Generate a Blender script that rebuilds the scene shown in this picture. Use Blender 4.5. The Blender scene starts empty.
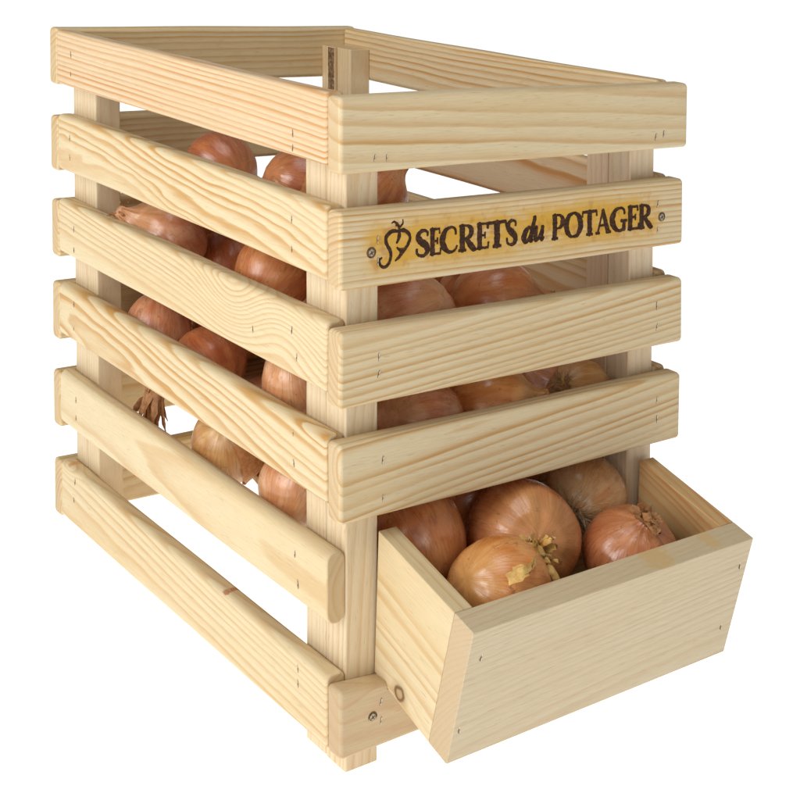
import bpy, bmesh, math, random
from mathutils import Vector, Matrix, noise as mnoise

S = 0.01                       # crate measurements below are in centimetres
K1, K2, FOOT = -0.0390, 0.0360, 5.39   # the crate stands slightly racked; FOOT = height of its feet in this measure
def W3(p):                     # crate measure -> world metres
    return Vector(((p[0] + K1 * p[2]) * S, (p[1] + K2 * p[2]) * S, (p[2] - FOOT) * S))

scene = bpy.context.scene
COL = scene.collection
def link(name, me, mat=None, parent=None, loc=None):
    o = bpy.data.objects.new(name, me)
    COL.objects.link(o)
    if mat is not None and me is not None and not me.materials:
        for m in (mat if isinstance(mat, (list, tuple)) else [mat]):
            me.materials.append(m)
    if loc is not None: o.location = loc
    if parent is not None:
        o.parent = parent
        o.location = (loc if loc is not None else Vector((0, 0, 0))) - parent_world(parent)
    return o
def parent_world(p):
    w = Vector((0, 0, 0))
    while p is not None:
        w = w + p.location; p = p.parent
    return w

# ------------------------------------------------------------------ node helper
class NT:
    def __init__(s, name):
        s.m = bpy.data.materials.new(name); s.m.use_nodes = True
        s.t = s.m.node_tree; s.n = s.t.nodes; s.l = s.t.links
        s.b = s.n['Principled BSDF']
    def put(s, sock, v):
        if isinstance(v, bpy.types.NodeSocket): s.l.new(v, sock)
        elif v is not None: sock.default_value = v
    def math(s, op, a, b=None, c=None, clamp=False):
        n = s.n.new('ShaderNodeMath'); n.operation = op; n.use_clamp = clamp
        for i, v in enumerate((a, b, c)): s.put(n.inputs[i], v)
        return n.outputs[0]
    def vmath(s, op, a, b=None, sc=None):
        n = s.n.new('ShaderNodeVectorMath'); n.operation = op
        s.put(n.inputs[0], a)
        if b is not None: s.put(n.inputs[1], b)
        if sc is not None: s.put(n.inputs['Scale'], sc)
        return n.outputs['Value'] if op in ('LENGTH', 'DISTANCE', 'DOT_PRODUCT') else n.outputs['Vector']
    def comb(s, x, y, z):
        n = s.n.new('ShaderNodeCombineXYZ')
        for i, v in enumerate((x, y, z)): s.put(n.inputs[i], v)
        return n.outputs[0]
    def sep(s, v):
        n = s.n.new('ShaderNodeSeparateXYZ'); s.put(n.inputs[0], v); return n.outputs[0], n.outputs[1], n.outputs[2]
    def noise(s, vec, scale=1., detail=2., rough=.5, col=False):
        n = s.n.new('ShaderNodeTexNoise'); s.put(n.inputs['Vector'], vec)
        n.inputs['Scale'].default_value = scale; n.inputs['Detail'].default_value = detail; n.inputs['Roughness'].default_value = rough
        return n.outputs['Color' if col else 'Fac']
    def ramp(s, fac, stops, interp='LINEAR'):
        n = s.n.new('ShaderNodeValToRGB'); s.put(n.inputs[0], fac); cr = n.color_ramp; cr.interpolation = interp
        while len(cr.elements) < len(stops): cr.elements.new(1.)
        for e, (p, c) in zip(cr.elements, stops):
            e.position = p; e.color = (c, c, c, 1) if isinstance(c, (int, float)) else (*c, 1)
        return n.outputs[0]
    def mix(s, fac, a, b, mode='MIX'):
        n = s.n.new('ShaderNodeMix'); n.data_type = 'RGBA'; n.blend_type = mode
        s.put(n.inputs[0], fac)
        for i, v in ((6, a), (7, b)):
            if isinstance(v, tuple) and len(v) == 3: v = (*v, 1)
            s.put(n.inputs[i], v)
        return n.outputs[2]
    def maprange(s, v, a, b, c=0., d=1., smooth=True):
        n = s.n.new('ShaderNodeMapRange'); n.interpolation_type = 'SMOOTHSTEP' if smooth else 'LINEAR'
        s.put(n.inputs[0], v)
        for i, q in enumerate((a, b, c, d)): n.inputs[i + 1].default_value = q
        return n.outputs[0]
    def obj(s):
        return s.n.new('ShaderNodeTexCoord').outputs['Object']

# ------------------------------------------------------------------ pine
wood_id = [0]
def pine(axis, pith=(3.2, -1.5), slope=(.02, .03), ring=.55, warp=.28, tone=0., pink=0., late=1.0, knots=(), rot=0., scorch=None, specks=(), dirt=0., grey=0., seed=None):
    """Pine board: growth rings cut through a trunk. axis = grain direction of the board; pith = trunk centre (thickness, height) in cm."""
    wood_id[0] += 1
    sd = wood_id[0] * 7.31 if seed is None else seed
    N = NT('pine_wood')
    P = N.vmath('SCALE', N.obj(), sc=100.)
    raw = P
    if rot:
        mp = N.n.new('ShaderNodeMapping'); N.put(mp.inputs[0], P); mp.inputs['Rotation'].default_value = (rot, 0, 0); P = mp.outputs[0]
    x, y, z = N.sep(P)
    u, v, w = {'x': (x, y, z), 'y': (y, x, z), 'z': (z, x, y)}[axis]
    base = N.comb(u, v, w)
    wv = N.vmath('MULTIPLY', base, (.085, .42, .42)); wv = N.vmath('ADD', wv, (sd, sd * 1.7, -sd))
    wn = N.sep(N.noise(wv, 1.0, 3., .5, col=True))
    wv2 = N.vmath('ADD', N.vmath('MULTIPLY', base, (.03, .08, .08)), (sd * 2.3, -sd, sd))
    wb = N.sep(N.noise(wv2, 1.0, 1., .5, col=True))
    v2 = N.math('ADD', N.math('ADD', v, N.math('MULTIPLY', N.math('SUBTRACT', wn[0], .5), warp * 2)), N.math('MULTIPLY', N.math('SUBTRACT', wb[0], .5), warp * 7))
    w2 = N.math('ADD', N.math('ADD', w, N.math('MULTIPLY', N.math('SUBTRACT', wn[1], .5), warp * 2)), N.math('MULTIPLY', N.math('SUBTRACT', wb[1], .5), warp * 7))
    a = N.math('SUBTRACT', v2, N.math('MULTIPLY_ADD', u, slope[0], pith[0]))
    b = N.math('SUBTRACT', w2, N.math('MULTIPLY_ADD', u, slope[1], pith[1]))
    r = N.math('SQRT', N.math('ADD', N.math('MULTIPLY', a, a), N.math('MULTIPLY', b, b)))
    ring_shift = None
    kmask = None
    for (ku, kw, amp, sig, dark) in knots:     # grain sweeping round a knot
        du = N.math('SUBTRACT', u, ku); dw = N.math('SUBTRACT', w, kw)
        d2 = N.math('ADD', N.math('MULTIPLY', N.math('MULTIPLY', du, du), .35), N.math('MULTIPLY', dw, dw))
        g = N.math('POWER', 2.718, N.math('MULTIPLY', d2, -1. / (sig * sig)))
        r = N.math('MULTIPLY_ADD', g, amp, r)
        if dark:
            d = N.math('SQRT', N.math('ADD', N.math('MULTIPLY', du, du), N.math('MULTIPLY', dw, dw)))
            d = N.math('ADD', d, N.math('MULTIPLY', N.math('SUBTRACT', N.noise(N.vmath('ADD', raw, (sd, 0, 0)), 1.7, 3.), .5), .30))
            kk = N.ramp(d, [(0., .35), (dark * .55, .45), (dark * .8, 1.), (dark * 1.0, .85), (min(1, dark * 1.25), .25), (min(1, dark * 2.6), 0.)])
            kmask = kk if kmask is None else N.math('MAXIMUM', kmask, kk)
    rw = N.noise(N.comb(r, sd, 0.), .9, 1.)
    ph = N.math('ADD', N.math('DIVIDE', r, ring), N.math('MULTIPLY', rw, 1.6))
    fr = N.math('FRACT', ph)
    yr = N.math('FLOOR', ph)
    strength = N.noise(N.comb(yr, sd * 3., 1.), 3.1, 0.)
    lat = N.ramp(fr, [(0., 0.), (.30, .05), (.55, .35), (.74, .82), (.86, 1.), (.94, .68), (1., 0.)])
    patch = N.noise(N.vmath('ADD', N.vmath('MULTIPLY', base, (.05, .25, .25)), (-sd, 3, sd)), 1., 2.)
    lat = N.math('MULTIPLY', lat, N.math('MULTIPLY', N.maprange(strength, .3, .7, .6, 1.15), N.maprange(patch, .3, .7, .65, 1.15)))
    lat = N.math('MULTIPLY', lat, late * 1.12, clamp=True)
    light = (.668 - .03 * tone, .550 - .04 * tone - .045 * pink, .345 - .05 * tone - .01 * pink)
    dark_c = (.50 + .03 * pink, .275 - .045 * pink, .085 - .01 * pink)
    colr = N.mix(lat, light, dark_c)
    # broad colour drift: sapwood cream to resinous honey
    dr = N.noise(N.vmath('ADD', N.vmath('MULTIPLY', base, (.06, .3, .3)), (sd * .7, -sd, 5)), 1., 3., .6)
    colr = N.mix(N.maprange(dr, .38, .75, 0., .36), colr, (.60, .435 - .05 * pink, .205), 'MIX')
    if grey: colr = N.mix(grey, colr, (.47, .41, .31))
    # fibres
    fib = N.noise(N.vmath('ADD', N.vmath('MULTIPLY', base, (.55, 16., 16.)), (sd, sd, 0)), 1., 3., .65)
    colr = N.mix(.55, colr, N.ramp(fib, [(.25, .80), (.5, .97), (.75, 1.10)]), 'MULTIPLY')
    # tiny resin canals / specks
    can = N.noise(N.vmath('ADD', N.vmath('MULTIPLY', base, (1.1, 22., 22.)), (0, sd, sd)), 1., 0.)
    colr = N.mix(N.maprange(can, .73, .80, 0., .45), colr, (.42, .25, .11))
    if dirt:
        dn = N.noise(N.vmath('ADD', raw, (sd, 2, 1)), .7, 4., .65)
        colr = N.mix(N.maprange(dn, .5, .8, 0., dirt), colr, (.30, .19, .09))
    if kmask is not None:
        colr = N.mix(kmask, colr, (.17, .085, .03))
    for (ku, kw, su, sw, cc) in specks:        # resin streaks and stains with a shape of their own
        du = N.math('DIVIDE', N.math('SUBTRACT', u, ku), su); dw = N.math('DIVIDE', N.math('SUBTRACT', w, kw), sw)
        d = N.math('SQRT', N.math('ADD', N.math('MULTIPLY', du, du), N.math('MULTIPLY', dw, dw)))
        d = N.math('ADD', d, N.math('MULTIPLY', N.math('SUBTRACT', N.noise(N.vmath('MULTIPLY', raw, (1.2, 1.2, 5.)), 1.6, 2.), .5), 1.5))
        colr = N.mix(N.maprange(d, .55, 1.0, .8, 0.), colr, cc)
    if scorch:                                  # branding-iron scorch round the lettering
        zc, hh, u0, u1 = scorch
        n1 = N.noise(N.vmath('MULTIPLY', raw, (.33, 1., .75)), 1., 2.5, .6)
        dz = N.math('ABSOLUTE', N.math('SUBTRACT', w, zc))
        band = N.math('MULTIPLY', N.maprange(dz, hh * .45, hh * 1.5, 1., 0.), N.math('MULTIPLY', N.maprange(u, u0 - 1.2, u0 + .6, 0., 1.), N.maprange(u, u1 - .6, u1 + 1., 1., 0.)))
        m = N.math('MULTIPLY', band, N.maprange(n1, .30, .56, .28, 1.))
        colr = N.mix(m, colr, (.60, .335, .035))
        n2 = N.noise(N.vmath('MULTIPLY', raw, (1.5, 1., 1.3)), 1., 2.5, .6)
        colr = N.mix(N.math('MULTIPLY', band, N.maprange(n2, .50, .72, 0., .55)), colr, (.40, .17, .025))
    # end grain drinks more light than the long grain
    tn = N.sep(N.n.new('ShaderNodeNewGeometry').outputs['True Normal'])['xyz'.index(axis)]
    eg = N.maprange(N.math('ABSOLUTE', tn), .80, .97, 0., .45)
    colr = N.mix(eg, colr, (.44, .285, .145))
    N.put(N.b.inputs['Base Color'], colr)
    N.put(N.b.inputs['Roughness'], N.maprange(fib, .2, .8, .62, .48))
    N.b.inputs['Specular IOR Level'].default_value = .32
    bp = N.n.new('ShaderNodeBump'); bp.inputs['Strength'].default_value = .22; bp.inputs['Distance'].default_value = .0006
    N.put(bp.inputs['Height'], N.math('ADD', N.math('MULTIPLY', fib, .8), N.math('MULTIPLY', lat, .06)))
    N.put(N.b.inputs['Normal'], bp.outputs[0])
    return N.m

def bark_mat():
    N = NT('bark'); P = N.vmath('SCALE', N.obj(), sc=100.)
    n = N.noise(P, 3.2, 5., .7)
    N.put(N.b.inputs['Base Color'], N.ramp(n, [(.3, (.06, .032, .014)), (.5, (.20, .115, .05)), (.68, (.42, .30, .17))]))
    N.b.inputs['Roughness'].default_value = .9
    bp = N.n.new('ShaderNodeBump'); bp.inputs['Strength'].default_value = .9; bp.inputs['Distance'].default_value = .002
    N.put(bp.inputs['Height'], n); N.put(N.b.inputs['Normal'], bp.outputs[0])
    return N.m

# ------------------------------------------------------------------ boards
def rrect(h1, h2, r, n=5):
    r = max(1e-4, min(r, h1 - 1e-3, h2 - 1e-3)); pts = []
    for cx, cy, a0 in ((h1 - r, h2 - r, 0), (-h1 + r, h2 - r, 90), (-h1 + r, -h2 + r, 180), (h1 - r, -h2 + r, 270)):
        for k in range(n + 1):
            a = math.radians(a0 + 90. * k / n); pts.append((cx + r * math.cos(a), cy + r * math.sin(a)))
    return pts
bseed = [0]
def board(name, X, Y, Z, axis, mat, parent, r=.28, rend=.25, bow=.045, corner=None, extra=()):
    """A sawn board between crate-measure limits X, Y, Z; long edges rounded by r, ends by rend, bowed a little."""
    bseed[0] += 1; rng = random.Random(bseed[0] * 13 + 5)
    lim = {'x': X, 'y': Y, 'z': Z}; oth = [k for k in 'xyz' if k != axis]
    L0, L1 = lim[axis]; h1 = (lim[oth[0]][1] - lim[oth[0]][0]) / 2; h2 = (lim[oth[1]][1] - lim[oth[1]][0]) / 2
    c = {k: sum(lim[k]) / 2 for k in 'xyz'}; L = (L1 - L0) / 2
    st = []
    ne = 4
    for k in range(ne + 1):
        a = math.pi / 2 * k / ne; st.append((-L + rend * (1 - math.sin(a)), rend * (1 - math.cos(math.pi / 2 - a)) if rend else 0))
    st = [(-L + rend * (1 - math.cos(math.pi / 2 * k / ne)), rend * (1 - math.sin(math.pi / 2 * k / ne))) for k in range(ne + 1)]
    mid = [(-L + rend + (2 * L - 2 * rend) * k / 14, 0) for k in range(1, 14)]
    st = st + sorted(mid + [(e - c[axis], 0) for e in extra]) + [(-p, i) for p, i in reversed(st)]
    b1, b2, t1 = rng.uniform(-bow, bow), rng.uniform(-bow, bow), rng.uniform(-.012, .012)
    ph = rng.uniform(0, 6)
    bm = bmesh.new(); rings = []
    C = W3((c['x'], c['y'], c['z']))
    for p, ins in st:
        sec = rrect(h1 - ins, h2 - ins, max(r - ins * .6, .02))
        ring = []
        for (q1, q2) in sec:
            bo = (p / L) ** 2 - .4
            w = .02 * math.sin(p * .33 + ph)
            d1, d2 = b1 * bo * .5, b2 * bo + w
            tw = t1 * p / L
            pp = {axis: c[axis] + p, oth[0]: c[oth[0]] + q1 + d1 - q2 * tw, oth[1]: c[oth[1]] + q2 + d2 + q1 * tw}
            if corner:
                corner(pp)
            ring.append(bm.verts.new(W3((pp['x'], pp['y'], pp['z'])) - C))
        rings.append(ring)
    n = len(rings[0])
    for a, b in zip(rings, rings[1:]):
        for i in range(n):
            bm.faces.new((a[i], a[(i + 1) % n], b[(i + 1) % n], b[i]))
    bm.faces.new(list(reversed(rings[0]))); bm.faces.new(rings[-1])
    bmesh.ops.recalc_face_normals(bm, faces=bm.faces)
    for f in bm.faces: f.smooth = True
    me = bpy.data.meshes.new(name); bm.to_mesh(me); bm.free()
    o = link(name, me, mat, parent, C)
    m = o.modifiers.new('wn', 'WEIGHTED_NORMAL'); m.keep_sharp = False
    return o

def prism(name, quad, x0, x1, mat, parent, bev=.07):
    """Board with a (y, z) outline extruded from x0 to x1."""
    bm = bmesh.new()
    cy = sum(q[0] for q in quad) / len(quad); cz = sum(q[1] for q in quad) / len(quad)
    C = W3(((x0 + x1) / 2, cy, cz))
    A = [bm.verts.new(W3((x0, y, z)) - C) for y, z in quad]; B = [bm.verts.new(W3((x1, y, z)) - C) for y, z in quad]
    bm.faces.new(A); bm.faces.new(list(reversed(B)))
    for i in range(len(quad)):
        j = (i + 1) % len(quad); bm.faces.new((A[i], B[i], B[j], A[j]))
    bmesh.ops.recalc_face_normals(bm, faces=bm.faces)
    bmesh.ops.bevel(bm, geom=list(bm.edges), offset=bev * S, segments=3, affect='EDGES', profile=.5)
    for f in bm.faces: f.smooth = True
    me = bpy.data.meshes.new(name); bm.to_mesh(me); bm.free()
    o = link(name, me, mat, parent, C)
    o.modifiers.new('wn', 'WEIGHTED_NORMAL')
    return o

# ------------------------------------------------------------------ the crate
W, D, T, TF = 29.5, 38.65, 1.39, 1.41
crate = bpy.data.objects.new('onion_crate', None); COL.objects.link(crate)
crate.location = W3((W / 2, D / 2, FOOT)); crate.empty_display_size = .05
crate['label'] = 'pale pine slatted crate with burnt lettering and a tilted front hopper'
crate['category'] = 'crate'

SIDE = [(46.99, 42.62), (40.27, 35.78), (33.37, 28.99), (26.48, 22.22), (19.35, 14.86), (11.83, 7.16)]
BACK = [(47.12, 42.55), (39.99, 35.55), (33.12, 28.49), (26.40, 21.72), (19.06, 14.47), (11.65, 7.03)]
FRONT = {0: (46.93, 42.37, W + .5), 1: (40.14, 35.49, W + .14), 2: (33.06, 28.45, W + .2), 3: (26.26, 21.49, W + .08), 5: (11.50, 7.29, W + .1)}
sidecfg = [
    dict(pith=(2.2, -5.2), slope=(.004, .03), ring=.36, pink=.62, warp=.11, late=.95),
    dict(pith=(1.9, -3.4), slope=(.0, .085), ring=.46, warp=.62, late=.95),
    dict(pith=(2.4, -3.0), slope=(.0, .07), ring=.33, warp=.13, late=.62, knots=((-8.2, 1.2, 1.5, 2.2, 0), (-14.3, .5, -1.2, 2.6, 0))),
    dict(pith=(1.7, -2.2), slope=(.0, .11), ring=.58, warp=.50, late=1.05),
    dict(pith=(3.4, .4), slope=(.03, .03), ring=.75, warp=.30, late=.42),
    dict(pith=(2.6, -1.9), slope=(.0, .07), ring=.40, warp=.16, late=.62, knots=((18.1, 2.55, .8, 1.0, 0),), specks=((-6.9, 2.25, .40, .13, (.36, .13, .04)), (18.1, 2.45, .45, .35, (.58, .29, .11)))),
]
siderad = [(.30, .28), (.42, .28), (.40, .25), (.55, .2), (.66, .15), (.45, .2)]
slats = []
for i, (zt, zb) in enumerate(SIDE):
    slats.append(('L', i, board('slat', (0, T), (0., D), (zb, zt), 'y', pine('y', **sidecfg[i]), crate, *siderad[i])))
rng = random.Random(4)
for i, (zt, zb) in enumerate(SIDE):
    cfg = dict(pith=(rng.uniform(-4, -1.5), rng.uniform(-3, 3)), slope=(.01, rng.uniform(-.06, .06)), ring=rng.uniform(.38, .6), warp=.22, pink=.55 if i == 1 else .1, late=.9)
    if i == 4: zt, zb = 18.2, 13.7
    board('slat', (W - T, W), (0., D), (zb, zt), 'y', pine('y', **cfg), crate, .4, .25)
for i, (zt, zb) in enumerate(BACK):
    cfg = dict(pith=(rng.uniform(-4, -1.5), rng.uniform(-3, 3)), slope=(.01, rng.uniform(-.08, .08)), ring=rng.uniform(.4, .6), warp=.25, tone=.5, late=.7, dirt=.15)
    board('slat', (0., W), (D, D + TF), (zb, zt), 'x', pine('x', **cfg), crate, .38, .22)
frontcfg = {
    0: dict(pith=(-1.9, 3.4), slope=(.0, -.05), ring=.95, warp=.30, late=.75),
    1: dict(pith=(-2.4, -4.5), slope=(.0, -.01), ring=.34, warp=.10, late=.85, scorch=(.05, 1.5, -12.6, 11.9)),
    2: dict(pith=(-2.4, 3.6), slope=(.0, .075), ring=.40, warp=.10, late=.72),
    3: dict(pith=(-2.2, 2.6), slope=(.0, .10), ring=.50, warp=.12, late=.80),
    5: dict(pith=(-2.2, 2.9), slope=(.0, -.11), ring=.80, warp=.20, late=1., pink=.5, tone=2.6, grey=.42, knots=((-11.3, 1.6, 1.2, 1.6, 0),)),
}
fslat = {}
for i, (zt, zb, xr) in FRONT.items():
    def notch(pp):                              # the lowest front slat is cut down where the hopper sits on it
        if pp['z'] > 9.4: pp['z'] -= .35 * min(1., pp['x'] / 3.4)
        if pp['x'] > 3.5: pp['z'] = min(pp['z'], 10.66)
    o = board('slat', (0., xr), (-TF, 0.), (zb, zt), 'x', pine('x', **frontcfg[i]), crate, .30, .30, corner=notch if i == 5 else None, extra=(3.495, 3.515) if i == 5 else ())
    fslat[i] = o
fslat[1]['label'] = 'front slat with dark burnt lettering and a heart-shaped emblem'

# corner posts: two battens each
PT = 45.47
bark = bark_mat()
def batten(X, Y, zt=PT, zb=FOOT, waney=False, **kw):
    cfg = dict(pith=(random.Random(X[0] * 3 + Y[0]).uniform(-3, 3), 2.5), slope=(.005, .01), ring=.42, warp=.12, late=.38, pink=.25, tone=-.9)
    cfg.update(kw)
    o = board('post_batten', X, Y, (zb, zt), 'z', pine('z', **cfg), crate, .14, .06, .01)
    if waney:                                   # a strip of bark left on the batten's inner corner
        bm = bmesh.new(); C = W3((X[0], Y[0], (zt + zb) / 2)); nz, ny = 160, 9; g = []
        for i in range(nz + 1):
            z = zb + .05 + (zt - zb - .1) * i / nz; row = []
            for j in range(ny + 1):
                y = Y[0] + .04 + (1.0 + .12 * mnoise.noise(Vector((z * .8, 7, 1))) * (j == ny)) * j / ny
                e = math.sin(math.pi * j / ny) ** .5
                k = (.02 + .07 * mnoise.noise(Vector((z * 1.6, y * 2.5, 4))) + .05 * mnoise.noise(Vector((z * 4, y * 5, 9))) + .05) * e - .02 * (1 - e)
                row.append(bm.verts.new(W3((X[0] - k, y, z)) - C))
            g.append(row)
        for i in range(nz):
            for j in range(ny): bm.faces.new((g[i][j], g[i][j + 1], g[i + 1][j + 1], g[i + 1][j]))
        for f in bm.faces: f.smooth = True
        me = bpy.data.meshes.new('bark_edge'); bm.to_mesh(me); bm.free()
        link('bark_edge', me, bark, o, C)
    return o
xl, xr = (T + .004, 3.82), (25.66, W - T - .004)
batten(xl, (.004, 2.14)); batten((T + .05, 3.75), (2.20, 4.42))
batten(xr, (.004, 2.16), pink=.4, tone=-2.2); batten(xr, (2.19, 4.35), pink=.7, tone=-1.8)
batten((T + .004, 3.55), (D - 2.06, D - .004), zb=6.75); batten((T + .004, 3.55), (D - 4.16, D - 2.12), tone=-.6, zb=6.75)
batten(xr, (D - 2.06, D - .004), waney=True, tone=.4); batten((25.95, W - T - .004), (D - 4.16, D - 2.09), tone=.3)

# hopper
XL, XR, BT = 3.52, 27.82, 1.38
prism('hopper_front_board', [(-9.466, 17.742), (-7.10, 8.94), (-5.42, 9.40), (-7.78, 18.20)], XL, XR,
      pine('x', pith=(-9., -9.), slope=(.0, .05), ring=.30, warp=.12, late=.42, grey=.38, specks=((8.6, 4.55, .7, .5, (.60, .42, .20)), (3.6, 4.5, 1.5, .5, (.58, .40, .18)))), crate)
side_q = [(-7.775, 18.19), (-5.425, 9.41), (-.03, 11.16), (-.44, 20.15)]
mside = pine('y', pith=(2.0, 3.4), slope=(.0, .06), ring=.85, warp=.25, late=.6, rot=-.26, knots=((-.3, -3.8, .5, .9, .44),))
prism('hopper_side_board', side_q, XL, XL + BT, mside, crate)
prism('hopper_side_board', side_q, XR - BT, XR, pine('y', pith=(-2.4, .8), slope=(0, .08), ring=.5, warp=.35, late=1.1, pink=.8, tone=3.2, rot=-.26, dirt=.35), crate)
prism('hopper_floor', [(-5.40, 9.50), (-5.40, 10.35), (-.05, 12.15), (-.05, 11.30)], XL + BT + .01, XR - BT - .01, pine('x', tone=1.), crate, .05)
fy = lambda y: 11.8 + .29 * y
prism('sloped_floor', [(.06, fy(0) - .55), (.06, fy(0) + .05), (38.4, fy(38.4) + .05), (38.4, fy(38.4) - .55)], 5.7, 25.2,
      pine('x', tone=1.2, dirt=.5), crate, .04)

prism('sloped_floor', [(4.6, fy(4.6) - .55), (4.6, fy(4.6) + .04), (34.2, fy(34.2) + .04), (34.2, fy(34.2) - .55)], 25.22, 28.0,
      pine('x', tone=1.2, dirt=.5), crate, .04)
# staples and screws
def metal(name, col, rough, met=1.):
    N = NT(name); n = N.noise(N.vmath('SCALE', N.obj(), sc=100.), 6., 3.)
    N.put(N.b.inputs['Base Color'], N.mix(N.maprange(n, .4, .65), col, (col[0] * .4, col[1] * .3, col[2] * .22)))
    N.b.inputs['Metallic'].default_value = met; N.b.inputs['Roughness'].default_value = rough
    return N.m
m_staple = metal('staple_steel', (.62, .57, .48), .32)
m_pit = metal('bruised_wood', (.13, .075, .035), .9, 0.)
m_screw = metal('screw_steel', (.40, .36, .27), .38)
def staple_mesh(axis):
    """A driven staple crown (about 5 mm) lying in a small bruised slot."""
    bm = bmesh.new()
    def box(h0, h1, a0, a1, d0, d1, mi, tilt=0.):
        vs = []
        for d in (d0, d1):
            for a, h in ((a0, h0), (a1, h0), (a1, h1), (a0, h1)):
                a2 = a + tilt * h; vs.append(bm.verts.new(Vector((a2, -d, h) if axis == 'x' else (-d, a2, h)) * S))
        for q in ((0, 1, 2, 3), (7, 6, 5, 4), (0, 4, 5, 1), (1, 5, 6, 2), (2, 6, 7, 3), (3, 7, 4, 0)):
            bm.faces.new([vs[k] for k in q]).material_index = mi
    def slot(h, a, d, mi, tilt):
        pts = [(a * math.cos(t) * (1 + .15 * math.sin(3 * t)), h * math.sin(t)) for t in [2 * math.pi * k / 14 for k in range(14)]]
        f = [bm.verts.new(Vector((p + tilt * q, -d, q) if axis == 'x' else (-d, p + tilt * q, q)) * S) for p, q in pts]
        b = [bm.verts.new(Vector((p + tilt * q, .05, q) if axis == 'x' else (.05, p + tilt * q, q)) * S) for p, q in pts]
        bm.faces.new(f).material_index = mi
        for k in range(14): bm.faces.new((f[k], f[(k + 1) % 14], b[(k + 1) % 14], b[k])).material_index = mi
    slot(.29, .046, .012, 1, .10)
    box(-.24, .24, -.028, .028, .0, .035, 0, .10)
    bmesh.ops.recalc_face_normals(bm, faces=bm.faces)
    me = bpy.data.meshes.new('staple'); bm.to_mesh(me); bm.free()
    me.materials.append(m_staple); me.materials.append(m_pit)
    return me
st_x, st_y = staple_mesh('x'), staple_mesh('y')
srng = random.Random(9)
def staple(parent, p, axis):
    o = link('staple', st_x if axis == 'x' else st_y, None, parent, W3(p))
    k = srng.uniform(.75, 1.05); o.scale = (1, 1, k)
    a = srng.uniform(-.18, .18)
    o.rotation_euler = (0, a, 0) if axis == 'x' else (a, 0, 0)
side_st = {0: [(3.63, 44.05), (3.64, 43.14), (35.95, 43.73), (35.9, 45.3)], 1: [(3.76, 38.75), (3.76, 36.9), (36.26, 38.61), (36.29, 37.08)],
           2: [(8.39, 30.71), (3.78, 31.88), (3.22, 30.36), (35.66, 31.45), (35.7, 29.76)], 3: [(3.62, 25.57), (3.57, 23.65), (35.8, 25.41), (35.85, 23.46)],
           4: [(3.47, 17.96), (3.14, 16.21), (35.6, 17.72), (35.63, 16.25)], 5: [(3.15, 10.9), (3.15, 9.94), (35.94, 10.94), (36.17, 9.39)]}
for k, i, o in slats:
    for (y, z) in side_st[i]: staple(o, (-.004, y, z), 'y')
front_st = {0: [(2.5, 43.23), (3.39, 43.18), (26.66, 43.27), (27.46, 43.44)], 1: [(2.73, 38.32), (2.74, 37.0), (26.95, 38.57), (26.95, 36.74)],
            2: [(2.83, 31.26), (2.83, 30.23), (26.97, 31.37), (27.0, 29.88)], 3: [(3.14, 24.95), (3.14, 22.62), (27.09, 24.67), (27.12, 23.31)], 5: [(3.02, 10.05), (3.03, 8.87)]}
for i, l in front_st.items():
    for (x, z) in l: staple(fslat[i], (x, -TF - .004, z), 'x')
hf = next(o for o in crate.children if o.name == 'hopper_front_board')
for (x, z) in ((4.55, 15.9), (3.98, 11.2), (27.05, 15.9), (26.7, 11.3)):
    t = (17.742 - z) / (17.742 - 8.94); staple(hf, (x, -9.466 + 2.366 * t - .004, z), 'x')

def screw_mesh():
    bm = bmesh.new(); n = 24
    R = [(.0, .03), (.12, .035), (.21, .03), (.255, .005), (.30, .001), (.335, .012), (.345, -.03)]
    rings = []
    for r, d in R[1:]:
        rings.append([bm.verts.new(Vector((r * math.cos(2 * math.pi * k / n), -d, r * math.sin(2 * math.pi * k / n))) * S) for k in range(n)])
    c = bm.verts.new(Vector((0, -R[0][1], 0)) * S)
    for k in range(n):
        bm.faces.new((c, rings[0][k], rings[0][(k + 1) % n])).material_index = 0
    for q, (a, b) in enumerate(zip(rings, rings[1:])):
        for k in range(n): bm.faces.new((a[k], b[k], b[(k + 1) % n], a[(k + 1) % n])).material_index = 0 if q < 1 else 1
    for ang in (.5, .5 + math.pi / 2):              # cross recess
        ca, sa = math.cos(ang), math.sin(ang)
        vs = [bm.verts.new(Vector((u * ca - w * sa, -.0385 - .0006 * (ang > 1), u * sa + w * ca)) * S) for u, w in ((-.15, -.03), (.15, -.03), (.15, .03), (-.15, .03))]
        bm.faces.new(vs).material_index = 1
    bmesh.ops.recalc_face_normals(bm, faces=bm.faces)
    me = bpy.data.meshes.new('screw'); bm.to_mesh(me); bm.free()
    me.materials.append(m_screw); me.materials.append(m_pit); return me
scm = screw_mesh()
for i, x, z in ((1, 2.27, 37.6), (1, 27.36, 37.62), (5, 2.4, 9.3)):
    link('screw', scm, None, fslat[i], W3((x, -TF - .004, z)))

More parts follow.
